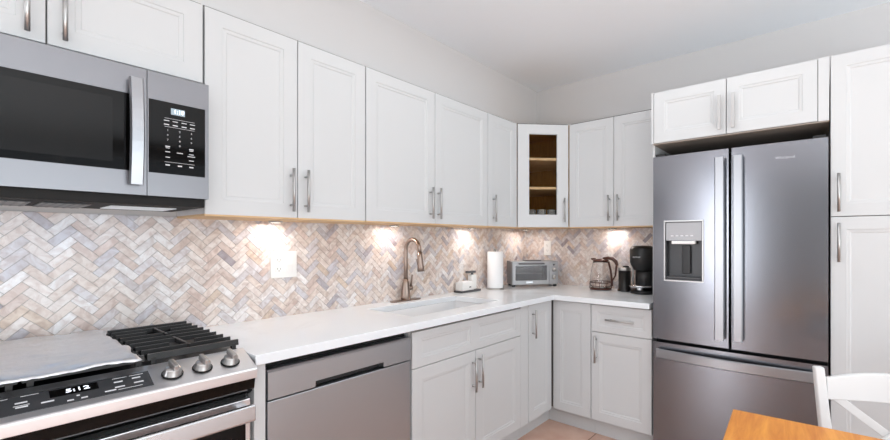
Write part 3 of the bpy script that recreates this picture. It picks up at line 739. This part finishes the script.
obj('paddle', B((x0+0.085, x0+0.128, 0.028, 0.036, 1.10, 1.26)), 'black', d1, bevel=0.003)
obj('drip_tray', B((x0+0.006, x1-0.006, 0.004, 0.050, z0+0.007, z0+0.020)), 'dkgrey', d1, bevel=0.002)
text('maker_wordmark', 'Whirlpool', 0.021, 'steel_hi', d2, (0.640, 0.0055, 1.700), (PI/2, 0, 0), 0.080, 0.001)
obj('hinge_cover', B((FW-0.06, FW-0.008, 0.03, 0.10, 1.7775, 1.795)), 'black', fr, bevel=0.003)
obj('hinge_cover', B((0.008, 0.06, 0.03, 0.10, 1.7775, 1.795)), 'black', fr, bevel=0.003)

# ---------------------------------------------------------------- outlets
def plate(name, label, loc, rot, w_, h_, cat):
    r = thing(name, label, cat, loc, rot)
    obj('cover_plate', B((-w_/2, w_/2, -0.006, 0.0, -h_/2, h_/2)), 'plate', r, bevel=0.002)
    return r
def duplex(r, x):
    for z in (-0.022, 0.022):
        bm = bmesh.new(); pl = [(x+p[0], z+p[1]) for p in rr(-0.016, 0.016, -0.0145, 0.0145, 0.008, 0)]; prism(bm, pl, 'y', -0.0085, -0.0061)
        rc = obj('receptacle', bm, 'plate', r)
        obj('slots', B((x-0.0075, x-0.0055, -0.0089, -0.0086, z-0.002, z+0.007), (x+0.0055, x+0.0075, -0.0089, -0.0086, z-0.002, z+0.006), (x-0.002, x+0.002, -0.0089, -0.0086, z-0.010, z-0.006)), 'dkgrey', rc)
r = plate('wall_outlet', 'white two-gang plate with an outlet and a rocker switch on the tiled wall', (0.0082, -2.184, 1.170), LR, 0.128, 0.130, 'outlet')
duplex(r, -0.026)
obj('rocker_frame', B((0.008, 0.044, -0.0075, -0.0061, -0.036, 0.036)), 'plate', r)
bm = bmesh.new(); prism(bm, [(-0.0076, -0.032), (-0.0085, -0.032), (-0.0125, 0.0), (-0.0095, 0.032), (-0.0076, 0.032)], 'x', 0.0115, 0.0405); obj('rocker_switch', bm, 'plate', r)
r = plate('wall_outlet', 'white single outlet plate on the tile above the toaster oven', (0.226, -0.0082, 1.222), 0, 0.070, 0.125, 'outlet')
duplex(r, 0)

# ---------------------------------------------------------------- puck lights under the cabinets
PG = 'puck lights under the upper cabinets'
def puck(x, y, label, e=0.6):
    z = 1.3805
    r = thing('puck_light', label, 'light', (x, y, z), 0, PG)
    bm = bmesh.new(); lathe(bm, [(0, 0), (0.030, 0), (0.031, -0.004), (0.028, -0.009), (0.024, -0.009), (0.024, -0.006), (0, -0.006)], n=24); obj('housing', bm, 'nickel', r, True)
    bm = bmesh.new(); lathe(bm, [(0, -0.0062), (0.023, -0.0062), (0.022, -0.0085), (0, -0.0085)], n=24); obj('lens', bm, 'lamp', r)
    l = bpy.data.lights.new('puck_glow', 'AREA'); l.shape = 'DISK'; l.size = 0.045; l.energy = e; l.color = (1.0, 0.90, 0.84)
    o = bpy.data.objects.new('puck_glow', l); C.objects.link(o); o.parent = r; o.location = (0, 0, -0.011)
puck(0.088, -2.259, 'small round puck light under the cabinet right of the microwave')
puck(0.088, -1.563, 'small round puck light under the cabinet above the faucet, left one')
puck(0.088, -0.853, 'small round puck light under the cabinet above the soap tray')
puck(0.125, -0.200, 'small round puck light under the diagonal corner cabinet')
puck(0.845, -0.088, 'small round puck light under the cabinet above the kettle and coffee maker')

# ---------------------------------------------------------------- things on the counter
ZW = 0.9134
tr = tag(obj('soap_tray', B((0.018, 0.102, -0.975, -0.760, ZW, ZW+0.014)), 'greyp', bevel=0.005), 'low grey tray holding a white box beside the sink', 'tray')
sb = thing('soap_box', 'small white open box with a pale sponge on the grey tray', 'box', (0.062, -0.902, ZW+0.0145))
bm = B((-0.034, 0.034, -0.062, 0.062, 0, 0.004), (-0.034, -0.030, -0.062, 0.062, 0.004, 0.056), (0.030, 0.034, -0.062, 0.062, 0.004, 0.056), (-0.030, 0.030, -0.062, -0.058, 0.004, 0.056), (-0.030, 0.030, 0.058, 0.062, 0.004, 0.056))
obj('box_wall', bm, 'plate', sb, bevel=0.001)
obj('drain_mark', B((0.0341, 0.0346, 0.012, 0.032, 0.018, 0.026)), 'greyp', sb)
tag(obj('sponge', B((0.034, 0.090, -0.955, -0.850, ZW+0.0190, ZW+0.078)), 'paper', bevel=0.006), 'pale cream sponge standing in the white box by the sink', 'sponge')
sd = thing('soap_dispenser', 'clear white soap bottle with a flat grey pump cap behind the box', 'dispenser', (0.050, -0.806, ZW+0.0145))
bm = bmesh.new(); pl = [(p[0], p[1]) for p in rr(-0.026, 0.026, -0.026, 0.026, 0.012, 0)]; prism(bm, pl, 'z', 0, 0.105); obj('bottle', bm, 'plate', sd, bevel=0.003)
bm = bmesh.new(); lathe(bm, [(0, 0.1052), (0.010, 0.1052), (0.009, 0.118), (0, 0.118)], n=16); box(bm, -0.016, 0.016, -0.058, 0.024, 0.118, 0.134); obj('pump_cap', bm, 'greyp', sd, bevel=0.001)
# paper towels
pt = thing('paper_towel_roll', 'tall white paper towel roll standing on a round metal base', 'paper towel', (0.118, -0.612, ZW))
bm = bmesh.new(); lathe(bm, [(0, 0), (0.070, 0), (0.071, 0.004), (0.066, 0.008), (0, 0.008)], n=36); obj('base', bm, 'nickel', pt, True)
bm = bmesh.new(); lathe(bm, [(0.021, 0.010), (0.060, 0.010), (0.0615, 0.014), (0.0615, 0.284), (0.060, 0.288), (0.021, 0.288), (0.021, 0.010)], n=40); obj('roll', bm, 'paper', pt, True)
bm = bmesh.new(); lathe(bm, [(0, 0.008), (0.006, 0.008), (0.006, 0.298), (0.010, 0.302), (0.008, 0.310), (0, 0.312)], n=14); obj('rod', bm, 'nickel', pt, True)

# toaster oven (placed across the corner)
to = thing('toaster_oven', 'silver grey toaster oven with glass door and two knobs in the counter corner', 'toaster oven', (0.162, -0.450, ZW), math.radians(49.6))
w, d_, h = 0.388, 0.18, 0.205; zf = 0.018
bm = bmesh.new()
for b in ((0.0, w, 0.012, d_, h-0.006, h), (0.0, 0.006, 0.012, d_, zf, h-0.006), (w-0.085, w, 0.012, d_, zf, h-0.006), (0.006, w-0.085, 0.012, d_, zf, zf+0.01), (0.006, w-0.085, d_-0.006, d_, zf+0.01, h-0.006)): box(bm, *b)
obj('shell', bm, 'toaster', to)
dd = obj('door_frame', framed(0.004, w-0.078, zf+0.004, h-0.004, 0.028, w-0.098, zf+0.034, h-0.034, t=0.011), 'toaster', to)
obj('door_glass', B((0.028, w-0.098, 0.004, 0.007, zf+0.034, h-0.034)), 'oveng', dd)
bm = bmesh.new(); tube(bm, [(0.05, -0.020, h-0.018), (w-0.125, -0.020, h-0.018)], 0.006, 10)
for x in (0.062, w-0.137): tube(bm, [(x, -0.018, h-0.018), (x, 0.001, h-0.018)], 0.004, 8)
obj('door_handle', bm, 'greyp', dd, True)
obj('name_plate', B((0.118, 0.172, -0.001, -0.0001, zf+0.014, zf+0.026)), 'steel_hi', dd)
obj('control_panel', B((w-0.076, w-0.002, 0.0, 0.0115, zf+0.004, h-0.004)), 'toaster', to, bevel=0.002)
obj('control_window', B((w-0.046, w-0.032, -0.0008, -0.0001, h-0.034, h-0.024)), 'blackgl', to)
for z in (h-0.068, h-0.128):
    bm = bmesh.new(); lathe(bm, [(0, 0), (0.018, 0), (0.016, 0.014), (0, 0.015)], n=20)
    bmesh.ops.transform(bm, matrix=Matrix.Translation((w-0.039, -0.0003, z)) @ Matrix.Rotation(PI/2, 4, 'X'), verts=bm.verts); obj('knob', bm, 'nickel', to, True)
bm = bmesh.new()
for k in range(9): tube(bm, [(0.010, 0.03+k*0.016, 0.105), (w-0.090, 0.03+k*0.016, 0.105)], 0.0015, 6)
tube(bm, [(0.010, 0.022, 0.107), (w-0.090, 0.022, 0.107)], 0.0035, 8); obj('wire_rack', bm, 'steel_hi', to, True)
obj('cavity', B((0.0065, w-0.0855, d_-0.012, d_-0.0065, zf+0.011, h-0.007)), 'dkgrey', to)
for (x, y) in ((0.02, 0.03), (w-0.02, 0.03), (0.02, d_-0.02), (w-0.02, d_-0.02)):
    obj('foot', B((x-0.012, x+0.012, y-0.01, y+0.01, 0, zf)), 'black', to)
obj('tray_on_top_rib', B((0.12, 0.26, 0.05, 0.12, h, h+0.008)), 'greyp', to, bevel=0.003)

# kettle
kt = thing('electric_kettle', 'clear glass kettle with dark copper-brown handle and base', 'kettle', (0.770, -0.135, ZW))
bm = bmesh.new(); lathe(bm, [(0, 0), (0.078, 0), (0.082, 0.004), (0.080, 0.012), (0.074, 0.016), (0, 0.016)], n=36); obj('power_base', bm, 'copper', kt, True)
bm = bmesh.new(); lathe(bm, [(0.077, 0.024), (0.081, 0.045), (0.079, 0.09), (0.070, 0.15), (0.060, 0.20), (0.058, 0.214), (0.0555, 0.214), (0.0575, 0.20), (0.0675, 0.15), (0.0765, 0.09), (0.078, 0.045), (0.074, 0.025), (0.077, 0.024)], n=40); obj('glass_body', bm, 'glass', kt, True)
bm = bmesh.new(); lathe(bm, [(0, 0.0165), (0.070, 0.0165), (0.070, 0.022), (0.0, 0.023)], n=36)
obj('heating_plate', bm, 'nickel', kt, True)
bm = bmesh.new(); lathe(bm, [(0.0822, 0.052), (0.0835, 0.053), (0.0835, 0.059), (0.0822, 0.060), (0.0822, 0.052)], n=36)
for k in range(10):
    a = 2*PI*k/10; tube(bm, [(0.083*math.cos(a), 0.083*math.sin(a), 0.010), (0.084*math.cos(a), 0.084*math.sin(a), 0.052)], 0.002, 6)
obj('base_ring', bm, 'copper', kt, True)
bm = bmesh.new(); lathe(bm, [(0, 0.2145), (0.056, 0.2145), (0.060, 0.219), (0.056, 0.228), (0.02, 0.234), (0, 0.235)], n=36)
tube(bm, [(-0.045, 0, 0.226), (-0.078, 0, 0.232)], [0.014, 0.006], 10); obj('lid', bm, 'copper', kt, True)
bm = bmesh.new()
tube(bm, [(0.02, 0, 0.236), (0.06, 0, 0.242), (0.095, 0, 0.236), (0.120, 0, 0.214), (0.132, 0, 0.185)], [0.010, 0.012, 0.013, 0.014, 0.010], 12)
tube(bm, [(0.062, 0, 0.214), (0.080, 0, 0.150), (0.0875, 0, 0.090), (0.090, 0, 0.030)], [0.008, 0.008, 0.008, 0.009], 10)
tube(bm, [(0.126, 0, 0.186), (0.116, 0, 0.110), (0.092, 0, 0.070)], [0.009, 0.006, 0.005], 10)
obj('handle', bm, 'copper', kt, True)
# milk frother
mf = thing('milk_frother', 'small black cylindrical milk frother with silver rim beside the kettle', 'milk frother', (0.955, -0.130, ZW))
bm = bmesh.new(); lathe(bm, [(0, 0), (0.050, 0), (0.053, 0.004), (0.051, 0.014), (0.044, 0.018), (0.044, 0.150), (0, 0.150)], n=32); obj('jug', bm, 'black', mf, True)
bm = bmesh.new(); lathe(bm, [(0, 0.1505), (0.0445, 0.1505), (0.0445, 0.170), (0.040, 0.174), (0, 0.175)], n=32); obj('rim', bm, 'nickel', mf, True)
bm = bmesh.new(); lathe(bm, [(0, 0.1755), (0.022, 0.1755), (0.022, 0.185), (0, 0.187)], 0.01, 0, n=20); obj('lid_knob', bm, 'black', mf, True)
# coffee maker
cm = thing('coffee_maker', 'black capsule coffee maker with round head and silver cup stand', 'coffee maker', (1.105, -0.180, ZW))
bm = bmesh.new(); lathe(bm, [(0, 0), (0.082, 0), (0.086, 0.006), (0.086, 0.018), (0.078, 0.024), (0, 0.024)], n=36); obj('base', bm, 'black', cm, True)
bm = bmesh.new(); lathe(bm, [(0, 0.046), (0.072, 0.046), (0.078, 0.050), (0.078, 0.058), (0.070, 0.062), (0, 0.062)], -0.008, -0.022, n=32); lathe(bm, [(0.03, 0.0245), (0.03, 0.046)], -0.008, -0.022, n=20); obj('cup_stand', bm, 'steel_hi', cm, True)
bm = bmesh.new(); lathe(bm, [(0, 0.0245), (0.066, 0.0245), (0.066, 0.20), (0, 0.20)], 0.008, 0.030, n=32); obj('column', bm, 'black', cm, True)
bm = bmesh.new(); lathe(bm, [(0, 0.165), (0.062, 0.165), (0.066, 0.175), (0.082, 0.205), (0.087, 0.22), (0.088, 0.305), (0.080, 0.325), (0.055, 0.336), (0, 0.338)], n=40); hd = obj('brew_head', bm, 'black', cm, True)
bm = bmesh.new(); tube(bm, [(-0.060, -0.025, 0.062), (-0.060, -0.025, 0.190)], 0.006, 10); obj('side_rail', bm, 'nickel', cm, True)
bm = bmesh.new(); lathe(bm, [(0, 0), (0.040, 0), (0.042, 0.004), (0.042, 0.20), (0, 0.202)], 0.085, 0.105, 24); obj('water_tank', bm, 'dkgrey', cm, True)
text('maker_wordmark', 'NESPRESSO', 0.012, 'marks', hd, (-0.014, -0.0885, 0.258), (PI/2, 0, -0.16), 0.055)

# ---------------------------------------------------------------- table and chair
TR = math.radians(3)
tt = thing('dining_table', 'honey oak dining table whose corner shows at the bottom right', 'table', (1.886, -1.648, 0), TR)
obj('tabletop', B((0, 1.25, -0.80, 0, 0.722, 0.75)), 'oak', tt, bevel=0.003)
obj('apron', B((0.06, 1.19, -0.082, -0.062, 0.63, 0.7215), (0.06, 1.19, -0.74, -0.72, 0.63, 0.7215), (0.06, 0.08, -0.72, -0.082, 0.63, 0.7215), (1.17, 1.19, -0.72, -0.082, 0.63, 0.7215)), 'chair', tt)
for (x, y) in ((0.03, -0.09), (1.16, -0.09), (0.03, -0.77), (1.16, -0.77)):
    bm = bmesh.new(); v = box(bm, x, x+0.06, y, y+0.06, 0, 0.7215)
    for q in v[:4]: q.co.x += (x+0.03-q.co.x)*0.35; q.co.y += (y+0.03-q.co.y)*0.35
    obj('leg', bm, 'chair', tt, bevel=0.003)

CR = math.radians(24)
CH = thing('dining_chair', 'white wooden cross-back dining chair tucked behind the oak table', 'chair', (2.109, -1.375, 0), CR)
# local: x from the near back post to the far one, -y towards the table (front of the seat)
cw = 0.40
def post(x, top, nm):
    bm = bmesh.new(); sgn = -1 if x < cw/2 else 1
    pr = [(0.0, 0.0, 0.0, 0.036), (0.0, 0.0, 0.44, 0.036), (0.0, 0.012, 0.62, 0.033), (sgn*0.010, 0.045, top, 0.030)]
    pr[0] = (0.0, 0.055, 0.0, 0.028); pr[1] = (0, 0.0, 0.42, 0.036)
    r_ = []
    for (dx, dy, z, s_) in pr:
        r_.append([bm.verts.new((x+dx+a*s_/2, dy-0.045+b*s_/2*0.8, z)) for a, b in ((-1, -1), (1, -1), (1, 1), (-1, 1))])
    for a, b in zip(r_, r_[1:]):
        for i in range(4): bm.faces.new((a[i], a[(i+1) % 4], b[(i+1) % 4], b[i]))
    bm.faces.new(r_[0]); bm.faces.new(r_[-1])
    return obj(nm, bm, 'chair', CH, bevel=0.005)
post(0.0, 0.862, 'back_post'); post(cw, 0.862, 'back_post')
bm = bmesh.new(); N = 14; r_ = []
for k in range(N+1):
    t_ = k/N; x = 0.010+t_*(cw-0.020); c_ = math.sin(t_*PI); y = -0.004+0.035*c_
    zb_, zt_ = 0.756-0.008*c_, 0.827+0.016*c_
    r_.append([bm.verts.new(p) for p in ((x, y-0.010, zb_), (x, y+0.010, zb_), (x, y+0.012, zt_), (x, y-0.008, zt_))])
for a, b in zip(r_, r_[1:]):
    for i in range(4): bm.faces.new((a[i], a[(i+1) % 4], b[(i+1) % 4], b[i]))
bm.faces.new(r_[0]); bm.faces.new(r_[-1]); obj('crest_rail', bm, 'chair', CH, bevel=0.004)
def slat(xa, za_, xb, zb_, off):
    bm = bmesh.new(); r_ = []; N = 12
    ya, yb = (0.0 if za_ > 0.7 else -0.036), (0.0 if zb_ > 0.7 else -0.036)
    d = Vector((xb-xa, 0, zb_-za_)).normalized(); n_ = Vector((-d.z, 0, d.x))*0.013
    for k in range(N+1):
        t_ = k/N; p = Vector((xa+(xb-xa)*t_, ya+(yb-ya)*t_+0.028*math.sin(t_*PI)+off, za_+(zb_-za_)*t_)); q = Vector((0, 0.0055, 0))
        r_.append([bm.verts.new(v_) for v_ in (p-n_-q, p+n_-q, p+n_+q, p-n_+q)])
    for a, b in zip(r_, r_[1:]):
        for i in range(4): bm.faces.new((a[i], a[(i+1) % 4], b[(i+1) % 4], b[i]))
    bm.faces.new(r_[0]); bm.faces.new(r_[-1]); return obj('cross_slat', bm, 'chair', CH, bevel=0.002)
slat(0.030, 0.772, cw-0.02, 0.500, 0.006); slat(cw-0.030, 0.772, 0.02, 0.500, -0.006)
bm = bmesh.new(); prism(bm, [(-0.01, -0.03), (cw+0.01, -0.03), (cw+0.025, -0.42), (cw-0.02, -0.44), (0.02, -0.44), (-0.025, -0.42)], 'z', 0.440, 0.462); obj('seat', bm, 'chair', CH, bevel=0.006)
obj('seat_rail', B((0.01, cw-0.01, -0.056, -0.034, 0.385, 0.439), (0.005, 0.025, -0.40, -0.058, 0.385, 0.439), (cw-0.025, cw-0.005, -0.40, -0.058, 0.385, 0.439), (0.02, cw-0.02, -0.415, -0.395, 0.385, 0.439)), 'chair', CH)
for x in (0.0, cw):
    bm = bmesh.new(); v = box(bm, x-0.017, x+0.017, -0.425, -0.391, 0, 0.439)
    for q in v[:4]: q.co.x += (x-q.co.x)*0.3
    obj('front_leg', bm, 'chair', CH, bevel=0.003)
